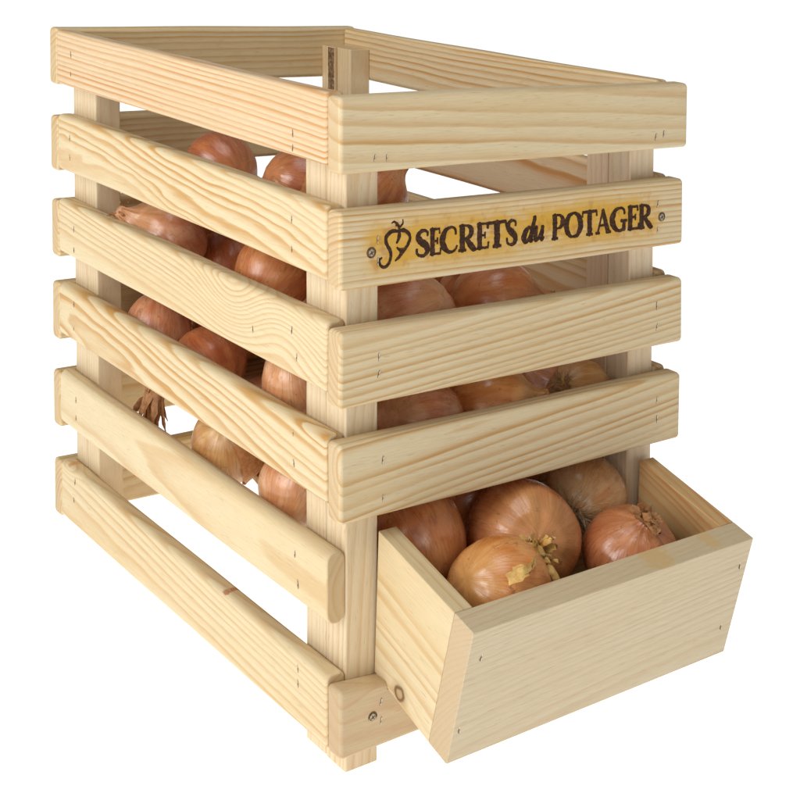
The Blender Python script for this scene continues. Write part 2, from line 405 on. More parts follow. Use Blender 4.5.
# ------------------------------------------------------------------ burnt lettering
def catmull(pts, n=8):
    if len(pts) < 3: return pts
    out = []
    P = [pts[0]] + list(pts) + [pts[-1]]
    for i in range(1, len(P) - 2):
        for k in range(n):
            t = k / n
            out.append(tuple(.5 * ((2 * b) + (-a + c) * t + (2 * a - 5 * b + 4 * c - d) * t * t + (-a + 3 * b - 3 * c + d) * t ** 3) for a, b, c, d in zip(P[i - 1], P[i], P[i + 1], P[i + 2])))
    out.append(tuple(P[-2])); return out
def stroke(pts, curved=True): return ('s', pts, curved)
TH, TN, SF = .115, .048, .055      # half widths (of cap height): stem, thin, serif
def serif(x, y, l=.16): return stroke([(x - l, y, SF), (x + l, y, SF)], False)
def G_(ch):
    if ch == 'S': return [stroke([(.62, .74, .05), (.60, .90, .05), (.42, .96, .06), (.22, .90, .08), (.14, .72, .11), (.30, .55, .13), (.52, .40, .13), (.62, .22, .11), (.50, .06, .07), (.28, .03, .06), (.10, .12, .05), (.07, .30, .05)])]
    if ch == 'E': return [stroke([(.2, 0, TH), (.2, 1, TH)], False), stroke([(.05, .96, TN), (.66, .96, TN)], False), stroke([(.05, .04, TN), (.70, .04, TN)], False), stroke([(.2, .52, TN), (.50, .52, TN)], False),
                          stroke([(.64, 1., .03), (.66, .78, .05)], False), stroke([(.52, .64, .04), (.52, .40, .04)], False), stroke([(.70, .0, .04), (.73, .25, .045)], False)]
    if ch == 'C': return [stroke([(.84, .68, .05), (.80, .88, .05), (.58, .97, .05), (.32, .88, .08), (.15, .62, .13), (.16, .36, .13), (.34, .12, .09), (.60, .03, .055), (.82, .12, .045), (.90, .26, .04)])]
    if ch == 'R': return [stroke([(.2, 0, TH), (.2, 1, TH)], False), serif(.2, .04, .19), stroke([(.05, .96, TN), (.42, .96, TN), (.62, .86, .09), (.66, .72, .11), (.58, .56, .09), (.40, .49, TN), (.22, .49, TN)]),
                          stroke([(.38, .48, .07), (.58, .25, .11), (.78, .06, .11), (.94, .02, .04)])]
    if ch == 'T': return [stroke([(.42, 0, TH), (.42, 1, TH)], False), stroke([(.02, .955, .055), (.82, .955, .055)], False), stroke([(.03, 1., .03), (.01, .76, .045)], False), stroke([(.81, 1., .03), (.83, .76, .045)], False), serif(.42, .04, .18)]
    if ch == 'P': return [stroke([(.2, 0, TH), (.2, 1, TH)], False), serif(.2, .04, .19), stroke([(.05, .96, TN), (.44, .96, TN), (.64, .85, .09), (.68, .70, .11), (.60, .52, .09), (.42, .44, TN), (.22, .45, TN)])]
    if ch == 'O': return [stroke([(.5, .97, .05), (.28, .89, .085), (.13, .62, .12), (.14, .36, .12), (.30, .10, .08), (.5, .03, .05), (.72, .10, .085), (.87, .36, .12), (.86, .64, .12), (.71, .90, .08), (.5, .97, .05)])]
    if ch == 'A': return [stroke([(.12, .02, .05), (.46, .98, .05)], False), stroke([(.44, .98, .09), (.80, .02, .115)], False), stroke([(.24, .34, TN), (.66, .34, TN)], False), serif(.12, .04, .13), serif(.82, .04, .16)]
    if ch == 'G': return [stroke([(.82, .70, .05), (.78, .89, .05), (.56, .97, .05), (.31, .88, .08), (.14, .62, .13), (.15, .36, .13), (.33, .11, .09), (.56, .03, .055), (.78, .09, .06)]), stroke([(.80, .42, .09), (.80, .03, .09)], False), serif(.79, .43, .18)]
    if ch == 'd': return [stroke([(.62, .50, .05), (.45, .58, .07), (.22, .42, .11), (.16, .18, .11), (.30, .03, .08), (.50, .12, .07), (.68, .40, .07)]), stroke([(.86, 1.0, .07), (.70, .45, .10), (.64, .08, .09), (.82, .08, .05)]), stroke([(.72, .98, .045), (.92, 1.0, .05)], False)]
    if ch == 'u': return [stroke([(.02, .50, .05), (.20, .56, .07), (.14, .22, .10), (.22, .05, .09), (.44, .12, .07), (.66, .42, .06)]), stroke([(.76, .60, .08), (.68, .22, .10), (.72, .05, .08), (.92, .14, .05)])]
ADV = dict(S=.70, E=.76, C=.94, R=.96, T=.85, P=.76, O=1.0, A=.94, G=.96, d=.95, u=.95)
words = [('S', 5.59, 6.66), ('E', 6.66, 7.60), ('C', 7.50, 8.92), ('R', 8.97, 10.50), ('E', 10.42, 11.47), ('T', 11.36, 12.96), ('S', 12.88, 13.82),
         ('d', 14.30, 15.45), ('u', 15.32, 16.27), ('P', 16.88, 17.98), ('O', 18.0, 19.72), ('T', 19.66, 21.05), ('A', 20.93, 22.30), ('G', 22.28, 23.90), ('E', 23.92, 25.12), ('R', 25.05, 26.50)]
lrng = random.Random(2)
def brand_mesh(strokes, name, parent):
    """strokes: list of (points (x, z, halfwidth) in crate cm); each is a thin burnt groove fill lying on the slat face."""
    bm = bmesh.new(); lay = 0
    C = W3((14., -TF, 38.))
    for pts in strokes:
        lay += 1
        d = -TF - .006 - .0006 * (lay % 40)
        L, Rr = [], []
        # resample finely so the burnt edge can wander
        fine = []
        for a, b in zip(pts, pts[1:]):
            n = max(2, int(math.hypot(b[0] - a[0], b[1] - a[1]) / .07))
            for k in range(n): fine.append(tuple(p + (q - p) * k / n for p, q in zip(a, b)))
        fine.append(pts[-1])
        for i, (x, z, w) in enumerate(fine):
            a, b = fine[max(0, i - 1)], fine[min(len(fine) - 1, i + 1)]
            tx, tz = b[0] - a[0], b[1] - a[1]; l = math.hypot(tx, tz) or 1; tx, tz = tx / l, tz / l
            for side, lst in ((1, L), (-1, Rr)):
                ww = w * (1 + .22 * mnoise.noise(Vector((x * 4, z * 4, side * 5.)))) + .026 * mnoise.noise(Vector((x * 11, z * 11, side * 3.)))
                px, pz = x - tz * ww * side, z + tx * ww * side
                wy = .015 * mnoise.noise(Vector((px * .5, pz * .5, 1)))
                lst.append(bm.verts.new(W3((px, d, pz)) - C))
        for k in range(len(L) - 1):
            bm.faces.new((L[k], L[k + 1], Rr[k + 1], Rr[k]))
        for k in (0, len(L) - 1):                    # rounded stroke ends
            x, z, w = fine[k]; a, b = (fine[0], fine[1]) if k == 0 else (fine[-1], fine[-2])
            tx, tz = a[0] - b[0], a[1] - b[1]; l = math.hypot(tx, tz) or 1; tx, tz = tx / l, tz / l
            e = bm.verts.new(W3((x + tx * w * .45, d, z + tz * w * .45)) - C)
            bm.faces.new((L[k], e, Rr[k]))
    bmesh.ops.recalc_face_normals(bm, faces=bm.faces)
    for f in bm.faces:
        if f.normal.y > 0: f.normal_flip()
    me = bpy.data.meshes.new(name); bm.to_mesh(me); bm.free()
    return link(name, me, m_brand, parent, C)
NB = NT('burnt_wood'); Pb = NB.vmath('SCALE', NB.obj(), sc=100.)
nb = NB.noise(NB.vmath('MULTIPLY', Pb, (2.2, 2., 7.)), 1., 4., .65)
NB.put(NB.b.inputs['Base Color'], NB.ramp(nb, [(.3, (.028, .015, .011)), (.5, (.050, .026, .016)), (.68, (.11, .05, .024)), (.85, (.22, .10, .035))]))
NB.b.inputs['Roughness'].default_value = .9; NB.b.inputs['Specular IOR Level'].default_value = .1; m_brand = NB.m
z0, H = 36.98, 1.66
for wi, rng_ in enumerate(((0, 7), (7, 9), (9, 16))):
    st = []
    for ch, x0, x1 in words[rng_[0]:rng_[1]]:
        k = (x1 - x0) / ADV[ch]
        hgt = H * (1. if ch not in 'du' else .98); zb = z0 if ch not in 'du' else z0 + .05
        sl = 0.12 if ch in 'du' else 0.
        for _, pts, cv in G_(ch):
            p = [(x0 + (q[0] + sl * (q[1] - .5) - 0.02) * k, zb + q[1] * hgt, q[2] * (k * .68 + hgt * .48) * (1.25 if ch in 'du' else 1.)) for q in pts]
            st.append(catmull(p, 7) if cv else p)
    brand_mesh(st, 'brand_lettering', fslat[1])
em = [[(4.36, 38.62, .05), (4.20, 38.71, .10), (3.81, 38.74, .13), (3.42, 38.51, .13), (3.33, 38.2, .13), (3.48, 37.87, .12), (3.68, 37.53, .12), (3.70, 37.17, .11), (3.50, 36.76, .11), (3.20, 36.63, .10), (2.92, 36.80, .09), (2.87, 37.10, .08), (3.06, 37.22, .06)],
      [(4.26, 38.66, .06), (4.50, 38.74, .12), (4.76, 38.70, .13), (5.06, 38.49, .12), (5.15, 38.17, .11), (4.94, 37.77, .11), (4.55, 37.36, .12), (4.25, 37.08, .10), (4.04, 36.91, .05)],
      [(4.32, 39.02, .07), (4.34, 38.56, .12), (4.27, 38.2, .11), (4.13, 37.98, .06)],
      [(4.15, 37.74, .05), (4.38, 37.58, .10), (4.60, 37.58, .09), (4.80, 37.62, .05)],
      [(4.40, 37.56, .08), (4.46, 37.36, .10)],
      [(3.75, 39.22, .04), (3.95, 39.30, .06), (4.18, 39.14, .10), (4.34, 38.92, .07)],
      [(4.61, 39.42, .03), (4.60, 39.15, .06), (4.40, 38.95, .07)], [(4.05, 39.05, .05), (4.35, 39.05, .06)]]
brand_mesh([catmull(p, 7) for p in em], 'brand_emblem', fslat[1])

# ------------------------------------------------------------------ onions
def onion_skin(seed, deep, lightc, gloss=.34, scuff=.25, yellow=.3):
    N = NT('onion_skin'); P = N.vmath('SCALE', N.obj(), sc=100.)
    x, y, z = N.sep(P)
    rr = N.math('ADD', N.math('SQRT', N.math('ADD', N.math('MULTIPLY', x, x), N.math('MULTIPLY', y, y))), .02)
    cx, cy = N.math('DIVIDE', x, rr), N.math('DIVIDE', y, rr)
    zz = N.math('MULTIPLY', z, .16)
    off = (seed * 3.1, seed * 1.3, seed * .7)
    dist = N.noise(N.vmath('ADD', P, off), .5, 2., .5, col=True)
    mer = N.vmath('ADD', N.vmath('ADD', N.comb(cx, cy, zz), off), N.vmath('SCALE', dist, sc=.12))
    s1 = N.noise(mer, 3.2, 3., .55)
    s2 = N.noise(N.vmath('MULTIPLY', mer, (1, 1, .5)), 17., 3., .6)
    vein = N.noise(N.vmath('MULTIPLY', mer, (1, 1, .25)), 9., 1., .5)
    vein = N.ramp(vein, [(.44, 0.), (.495, 1.), (.505, 1.), (.55, 0.)])
    colr = N.mix(N.maprange(s1, .3, .7), deep, lightc)
    colr = N.mix(N.math('MULTIPLY', N.maprange(s2, .35, .7), .28), colr, (deep[0] * .75, deep[1] * .62, deep[2] * .55))
    colr = N.mix(N.math('MULTIPLY', vein, .34), colr, (deep[0] * .55, deep[1] * .42, deep[2] * .4))
    # paler, papery where the dry outer layer has lifted; yellowish towards neck and root
    pol = N.maprange(N.math('ABSOLUTE', z), 1.5, 3.0, 0., yellow)
    colr = N.mix(pol, colr, (.56, .36, .13))
    pn = N.noise(N.vmath('ADD', P, (seed, -seed, seed * 2.)), .42, 2.5, .55)
    colr = N.mix(N.maprange(pn, .52, .64, 0., .62), colr, (lightc[0] * 1.08, lightc[1] * 1.15, lightc[2] * 1.25))
    # scuffs and grey-brown smudges
    sn = N.noise(N.vmath('ADD', P, (-seed, seed * 3., 2.)), .75, 5., .72)
    colr = N.mix(N.maprange(sn, .58, .72, 0., scuff), colr, (.20, .125, .085))
    edge = N.ramp(N.noise(N.vmath('ADD', P, (seed * 5., 1., 2.)), .38, 3., .6), [(.492, 0.), (.499, 1.), (.502, 1.), (.508, 0.)])
    colr = N.mix(N.math('MULTIPLY', N.math('MULTIPLY', edge, N.maprange(s1, .5, .62)), .5), colr, (.16, .06, .02))
    dots = N.noise(N.vmath('ADD', P, (seed * 9., 0, 0)), 3.4, 1., .5)
    colr = N.mix(N.maprange(dots, .72, .77, 0., .5), colr, (.10, .05, .03))
    N.put(N.b.inputs['Base Color'], colr)
    N.put(N.b.inputs['Roughness'], N.math('ADD', N.maprange(s2, .3, .7, gloss - .07, gloss + .05), N.maprange(sn, .45, .7, 0., .22)))
    N.b.inputs['Specular IOR Level'].default_value = .75
    N.b.inputs['Coat Weight'].default_value = .12; N.b.inputs['Coat Roughness'].default_value = .22
    N.b.inputs['Subsurface Weight'].default_value = .06
    N.b.inputs['Subsurface Radius'].default_value = (1., .4, .15); N.b.inputs['Subsurface Scale'].default_value = .004
    bp = N.n.new('ShaderNodeBump'); bp.inputs['Strength'].default_value = .16; bp.inputs['Distance'].default_value = .001
    N.put(bp.inputs['Height'], N.math('ADD', N.math('MULTIPLY', s2, .5), N.math('ADD', N.math('MULTIPLY', vein, .25), N.math('MULTIPLY', edge, .15))))
    N.put(N.b.inputs['Normal'], bp.outputs[0])
    return N.m
def dry_mat(name, a, b, seed=0):
    N = NT(name); P = N.vmath('SCALE', N.obj(), sc=100.)
    n = N.noise(N.vmath('ADD', P, (seed, 0, 0)), 2.6, 4., .65)
    N.put(N.b.inputs['Base Color'], N.ramp(n, [(.3, a), (.7, b)]))
    N.b.inputs['Roughness'].default_value = .62
    N.b.inputs['Subsurface Weight'].default_value = .1; N.b.inputs['Subsurface Scale'].default_value = .002
    bp = N.n.new('ShaderNodeBump'); bp.inputs['Strength'].default_value = .6; bp.inputs['Distance'].default_value = .001
    N.put(bp.inputs['Height'], n); N.put(N.b.inputs['Normal'], bp.outputs[0])
    return N.m
SK = {
 'copper': onion_skin(1, (.52, .160, .046), (.67, .275, .098), .29),
 'russet': onion_skin(2, (.41, .108, .034), (.56, .195, .070), .30, scuff=.3),
 'amber':  onion_skin(3, (.60, .210, .046), (.72, .335, .110), .27, .14, .4),
 'pink':   onion_skin(4, (.59, .210, .092), (.71, .365, .200), .28, .25),
 'ochre':  onion_skin(5, (.54, .250, .075), (.68, .410, .165), .36, .4, .6),
 'rose':   onion_skin(6, (.44, .140, .052), (.57, .225, .096), .25, .08, .1),
 'buff':   onion_skin(7, (.66, .285, .115), (.75, .420, .215), .26, .06),
 'gold':   onion_skin(8, (.62, .275, .092), (.76, .465, .220), .24, .15, .35),
}
m_straw = dry_mat('dry_straw', (.50, .25, .05), (.80, .55, .19))
m_brown = dry_mat('dry_brown_skin', (.22, .095, .035), (.52, .25, .09))
m_root = dry_mat('dry_root', (.26, .17, .09), (.60, .46, .28))
m_flake = dry_mat('loose_papery_skin', (.50, .20, .06), (.72, .38, .16))

PROF = [(0, -.90), (.09, -.91), (.2, -.905), (.38, -.85), (.6, -.72), (.79, -.51), (.93, -.24), (1, .05), (.97, .31), (.86, .56), (.68, .76), (.48, .90), (.32, 1.01), (.21, 1.13), (.15, 1.27), (.12, 1.36)]
def onion_mesh(seed, flat=1., neck=1., lump=.045):
    rg = random.Random(seed); prof = catmull(PROF, 4); n = 72
    bm = bmesh.new(); rings = []
    a1, a2 = rg.uniform(0, 6), rg.uniform(0, 6); amp2, amp3 = rg.uniform(.4, 1.) * lump, rg.uniform(.3, 1.) * lump
    nx, ny = rg.uniform(-.1, .1), rg.uniform(-.1, .1)
    tw = rg.uniform(-.3, .3)
    for (r, z) in prof[1:]:
        zz = z if z < .9 else .9 + (z - .9) * neck
        zz *= flat; ring = []
        k = max(0, z - .55)
        for j in range(n):
            t = 2 * math.pi * j / n
            m = 1 + amp2 * math.cos(2 * t + a1) + amp3 * math.cos(3 * t + a2)
            m += .012 * mnoise.noise(Vector((math.cos(t) * 5, math.sin(t) * 5, zz * 1.2 + seed)))
            m += .006 * math.sin(t * 13 + seed + tw * zz * 3) * max(0, 1 - abs(z) * .8)
            m += .11 * k * math.sin(t * 7 + seed + zz * 3) + .09 * k * math.sin(t * 11 - zz * 4)
            if z < -.8: m += .05 * math.sin(t * 9 + seed)
            q = r * m
            ring.append(bm.verts.new((q * math.cos(t) + nx * k * 2, q * math.sin(t) + ny * k * 2, zz)))
        rings.append(ring)
    for a, b in zip(rings, rings[1:]):
        for j in range(n): bm.faces.new((a[j], a[(j + 1) % n], b[(j + 1) % n], b[j]))
    bm.faces.new(list(reversed(rings[0]))); bm.faces.new(rings[-1])
    for f in bm.faces: f.smooth = True
    me = bpy.data.meshes.new('bulb'); bm.to_mesh(me); bm.free()
    return me, (nx * 1.4, ny * 1.4, (0.9 + .46 * neck) * flat)
def strip(bm, pts, w0, w1, rg, curl=.6):
    """a crumpled ribbon of dry skin along pts"""
    prev = None; ang = rg.uniform(0, 6)
    for i, p in enumerate(pts):
        t = i / (len(pts) - 1); w = (w0 + (w1 - w0) * t) * rg.uniform(.82, 1.15)
        d = (pts[min(i + 1, len(pts) - 1)] - pts[max(i - 1, 0)]).normalized()
        s = d.orthogonal().normalized(); s = Matrix.Rotation(ang + t * curl * 3 + rg.uniform(-.25, .25), 3, d) @ s
        m = d.cross(s)
        row = [bm.verts.new(p - s * w), bm.verts.new(p + m * w * .55 * rg.uniform(.6, 1.3)), bm.verts.new(p + s * w)]
        if prev:
            for k in range(2): bm.faces.new((prev[k], prev[k + 1], row[k + 1], row[k]))
        prev = row
def tube(bm, pts, r0, r1, n=5):
    rings = []
    for i, p in enumerate(pts):
        d = (pts[min(i + 1, len(pts) - 1)] - pts[max(i - 1, 0)]).normalized(); s = d.orthogonal().normalized(); m = d.cross(s)
        r = r0 + (r1 - r0) * i / (len(pts) - 1)
        rings.append([bm.verts.new(p + (s * math.cos(2 * math.pi * k / n) + m * math.sin(2 * math.pi * k / n)) * r) for k in range(n)])
    for a, b in zip(rings, rings[1:]):
        for k in range(n): bm.faces.new((a[k], a[(k + 1) % n], b[(k + 1) % n], b[k]))
def path(p, d, L, n, rg, wob, grav=Vector((0, 0, 0))):
    pts = [p.copy()]; d = d.normalized()
    for k in range(n):
        d = (d + Vector((rg.uniform(-1, 1), rg.uniform(-1, 1), rg.uniform(-1, 1))) * wob + grav).normalized()
        p = p + d * (L / n); pts.append(p.copy())
    return pts
def finish(bm, name, solid=0.):
    for f in bm.faces: f.smooth = True
    me = bpy.data.meshes.new(name); bm.to_mesh(me); bm.free(); return me
def neck_mesh(seed, tip, n, L, w, spread=.35, grav=Vector((0, 0, 0)), wob=.28, drop=None):
    rg = random.Random(seed + 77); bm = bmesh.new(); tip = Vector(tip)
    for k in range(n):
        a = 2 * math.pi * k / n + rg.uniform(-.3, .3)
        st = tip + Vector((math.cos(a) * .11, math.sin(a) * .11, -.18))
        d = Vector((math.cos(a) * spread, math.sin(a) * spread, 1))
        strip(bm, path(st, d, L * rg.uniform(.6, 1.15), 9, rg, wob, grav), w * rg.uniform(.7, 1.2), w * .25, rg)
    return finish(bm, 'dry_neck')
def strand_mesh(seed, tip, targets, w, RS, q):
    """dry neck leaves that flop from the neck opening towards given displacements (cm)"""
    rg = random.Random(seed + 177); bm = bmesh.new(); tip = Vector(tip); qi = q.inverted()
    for (disp, lift, ww) in targets:
        e = qi @ (disp / RS); up = Vector((0, 0, 1))
        st = tip + Vector((rg.uniform(-.08, .08), rg.uniform(-.08, .08), -.16))
        tw = Vector((-.58, -.77, .26)) / Vector((-.58, -.77, .26)).length
        c = st + (qi @ (tw * disp.dot(tw) * 1.0 / RS)) + e * .12 + up * lift * .3
        pts = []
        for k in range(12):
            t = k / 11
            p = st * (1 - t) ** 2 + c * 2 * t * (1 - t) + (tip + e) * t * t
            pts.append(p + Vector((rg.uniform(-1, 1), rg.uniform(-1, 1), rg.uniform(-1, 1))) * .012)
        strip(bm, pts, w * ww, w * ww * .8, rg, .22)
    return finish(bm, 'dry_neck')
def root_mesh(seed, n, L, flat, spread=1.0, wob=.35):
    rg = random.Random(seed + 33); bm = bmesh.new()
    for k in range(n):
        a = rg.uniform(0, 6.28); q = .17 * math.sqrt(rg.random())
        st = Vector((q * math.cos(a), q * math.sin(a), -.89 * flat))
        d = Vector((math.cos(a) * spread * q * 6, math.sin(a) * spread * q * 6, -.8))
        tube(bm, path(st, d, L * rg.uniform(.5, 1.1), 8, rg, wob), .011, .004)
    return finish(bm, 'root_tuft')
def flake_mesh(seed, bulb, lat0, lat1, lon0, lon1, lift=.035):
    """a patch of loose papery skin standing a little off the bulb, ragged at its edges"""
    rg = random.Random(seed); bm = bmesh.new(); nu, nv = 18, 14; grid = []
    prof = catmull(PROF, 4)
    def rz(t):
        i = max(0, min(len(prof) - 2, int(t * (len(prof) - 1)))); f = t * (len(prof) - 1) - i
        return prof[i][0] * (1 - f) + prof[i + 1][0] * f, prof[i][1] * (1 - f) + prof[i + 1][1] * f
    for i in range(nu + 1):
        row = []
        for j in range(nv + 1):
            u, v = i / nu, j / nv
            e = .12 * mnoise.noise(Vector((u * 5, v * 5, seed)))
            t = lat0 + (lat1 - lat0) * (u + (e if i in (0, nu) else 0)); lo = lon0 + (lon1 - lon0) * (v + (e if j in (0, nv) else 0))
            r, z = rz(max(.02, min(.98, t)))
            edge = max(abs(2 * u - 1), abs(2 * v - 1))
            k = 1 + lift * (.55 + .9 * edge ** 4) + .02 * mnoise.noise(Vector((u * 4, v * 4, seed + 2)))
            row.append(bm.verts.new((r * k * math.cos(lo), r * k * math.sin(lo), z * (1 + lift * .5))))
        grid.append(row)
    for i in range(nu):
        for j in range(nv): bm.faces.new((grid[i][j], grid[i][j + 1], grid[i + 1][j + 1], grid[i + 1][j]))
    return finish(bm, 'loose_skin')

def face(right, up, toward):
    """direction given as seen by someone standing at the crate's front left corner"""
    return Vector((.796, -.605, 0)) * right + Vector((0, 0, 1)) * up + Vector((-.58, -.77, .26)) * toward
def orient(d):
    return d.normalized().to_track_quat('Z', 'Y')
GROUP = 'onions heaped in the crate and its hopper'
def onion(p, R, skin, d, seed, label, flat=1., neck=1., neck_kw=None, roots=None, flake=None, neck_mat=None, lump=.042, spin=0., strands=None):
    e = bpy.data.objects.new('onion', None); COL.objects.link(e)
    e.empty_display_size = .02
    e.location = W3(p); e.rotation_mode = 'QUATERNION'
    q = orient(d)
    if spin: q = q @ Matrix.Rotation(spin, 3, 'Z').to_quaternion()
    e.rotation_quaternion = q
    e['label'] = label; e['category'] = 'onion'; e['group'] = GROUP
    me, tip = onion_mesh(seed, flat, neck, lump)
    def part(name, m, mat):
        for v in m.vertices: v.co *= R * S
        m.materials.append(mat)
        o = bpy.data.objects.new(name, m); COL.objects.link(o); o.parent = e
        return o
    part('bulb', me, SK[skin])
    kw = dict(n=5, L=.35, w=.07); kw.update(neck_kw or {})
    nm = strand_mesh(seed, tip, strands[0], strands[1], R, q) if strands else neck_mesh(seed, tip, **kw)
    part('dry_neck', nm, neck_mat or m_brown)
    if roots: part('root_tuft', root_mesh(seed, roots[0], roots[1], flat, *roots[2:]), m_root)
    if flake:
        for fl in flake: part('loose_skin', flake_mesh(seed, me, *fl), m_flake)
    return e
VIS = [('A', 5.31, 21.63, 38.14, 2.63), ('B', 5.21, 10.88, 39.1, 2.55), ('C', 6.3, 4.77, 39.05, 2.5), ('D', 4.59, 28.75, 31.63, 3.07), ('D2', 9.69, 28.54, 29.43, 2.54), ('E', 4.67, 13.59, 32.33, 2.6), ('F', 3.86, 28.94, 24.95, 2.48), ('G', 4.24, 21.79, 24.11, 2.57), ('H', 4.01, 9.17, 26.68, 2.44), ('I', 4.15, 18.63, 19.12, 2.58), ('J', 4.09, 9.44, 19.0, 2.53), ('L', 8.79, 3.31, 31.49, 3.02), ('M', 16.17, 3.53, 31.65, 2.91), ('N', 8.96, 3.29, 24.34, 3.1), ('O', 17.57, 7.68, 23.43, 2.77), ('P', 15.04, 2.88, 24.78, 2.88), ('Q', 23.96, 6.71, 22.68, 2.71), ('R', 22.98, 2.28, 24.57, 2.26), ('M2', 17.72, 8.14, 30.52, 2.14), ('S', 8.49, 2.12, 17.26, 3.51), ('T', 15.39, -0.15, 16.99, 3.81), ('U', 9.63, -4.45, 16.56, 3.26), ('V', 23.03, 1.62, 17.32, 3.01), ('X', 21.55, -4.25, 15.9, 3.27)]
FILL = [(15.79, 5.5, 17.33, 2.4), (17.19, 18.04, 27.39, 2.94), (15.06, 34.81, 28.19, 2.98), (12.3, 12.78, 23.47, 2.64), (22.63, 30.5, 29.67, 2.52), (9.46, 17.0, 35.2, 2.69), (23.39, 19.72, 22.03, 2.98), (13.14, 25.8, 24.86, 2.66), (17.77, 26.22, 28.18, 2.59), (20.65, 9.2, 19.24, 2.96), (17.54, 30.75, 23.69, 2.46), (8.55, 34.4, 25.43, 2.41), (10.52, 21.37, 25.44, 2.42), (11.13, 17.73, 28.98, 2.87), (23.82, 26.61, 24.62, 2.46), (20.51, 13.01, 27.51, 2.43), (15.49, 19.95, 22.64, 2.43), (16.84, 12.25, 22.17, 2.45), (10.94, 33.96, 32.41, 2.69), (23.54, 22.28, 28.59, 2.46), (15.23, 12.59, 28.61, 2.42), (11.85, 22.64, 33.68, 2.33), (7.99, 12.85, 17.91, 2.3), (25.38, 14.41, 20.19, 2.68), (7.48, 13.6, 26.29, 2.78), (25.49, 14.27, 26.07, 2.53), (8.96, 9.22, 31.37, 2.88), (11.26, 17.16, 20.7, 2.76), (9.35, 8.94, 19.97, 2.74), (16.04, 11.76, 17.74, 2.33), (6.75, 32.43, 35.08, 2.32), (22.38, 35.2, 27.96, 2.43), (18.28, 16.15, 20.18, 2.53), (11.77, 29.05, 33.94, 2.58), (20.37, 24.73, 22.37, 2.36), (12.39, 30.29, 23.08, 2.3), (8.56, 27.58, 24.17, 2.37), (11.92, 6.59, 28.04, 2.34), (23.89, 16.73, 30.22, 2.45), (15.0, 22.55, 29.62, 2.45), (24.56, 32.03, 23.97, 2.43), (8.12, 26.26, 35.42, 2.3), (8.02, 20.83, 20.36, 2.47), (25.38, 10.37, 17.34, 2.46), (18.77, 35.1, 24.71, 2.31), (11.61, 6.5, 35.33, 2.43), (6.07, 33.96, 30.43, 2.41), (23.74, 9.7, 27.04, 2.35), (25.34, 26.38, 29.92, 2.42), (9.09, 8.68, 25.19, 2.4), (11.35, 12.13, 35.4, 2.4), (14.6, 29.83, 29.76, 2.38), (21.58, 12.63, 22.97, 2.37)]
FILL_LABEL = {}
WORLD = .19
LAMPS = [('key_softbox', (-1.5, -.1, 1.0), (.15, .15, .25), 1.0, 1.2, 22.5, (1., .99, .97)),
         ('overhead_softbox', (-.1, -.2, 1.9), (.15, .1, .25), 1.0, 1.0, 8.5, (1., .99, .98)),
         ('front_softbox', (-.85, -1.6, .72), (.15, .0, .2), .55, .55, 3.1, (1., .99, .98))]

POS = {n: ((x, y, z), r) for n, x, y, z, r in VIS}
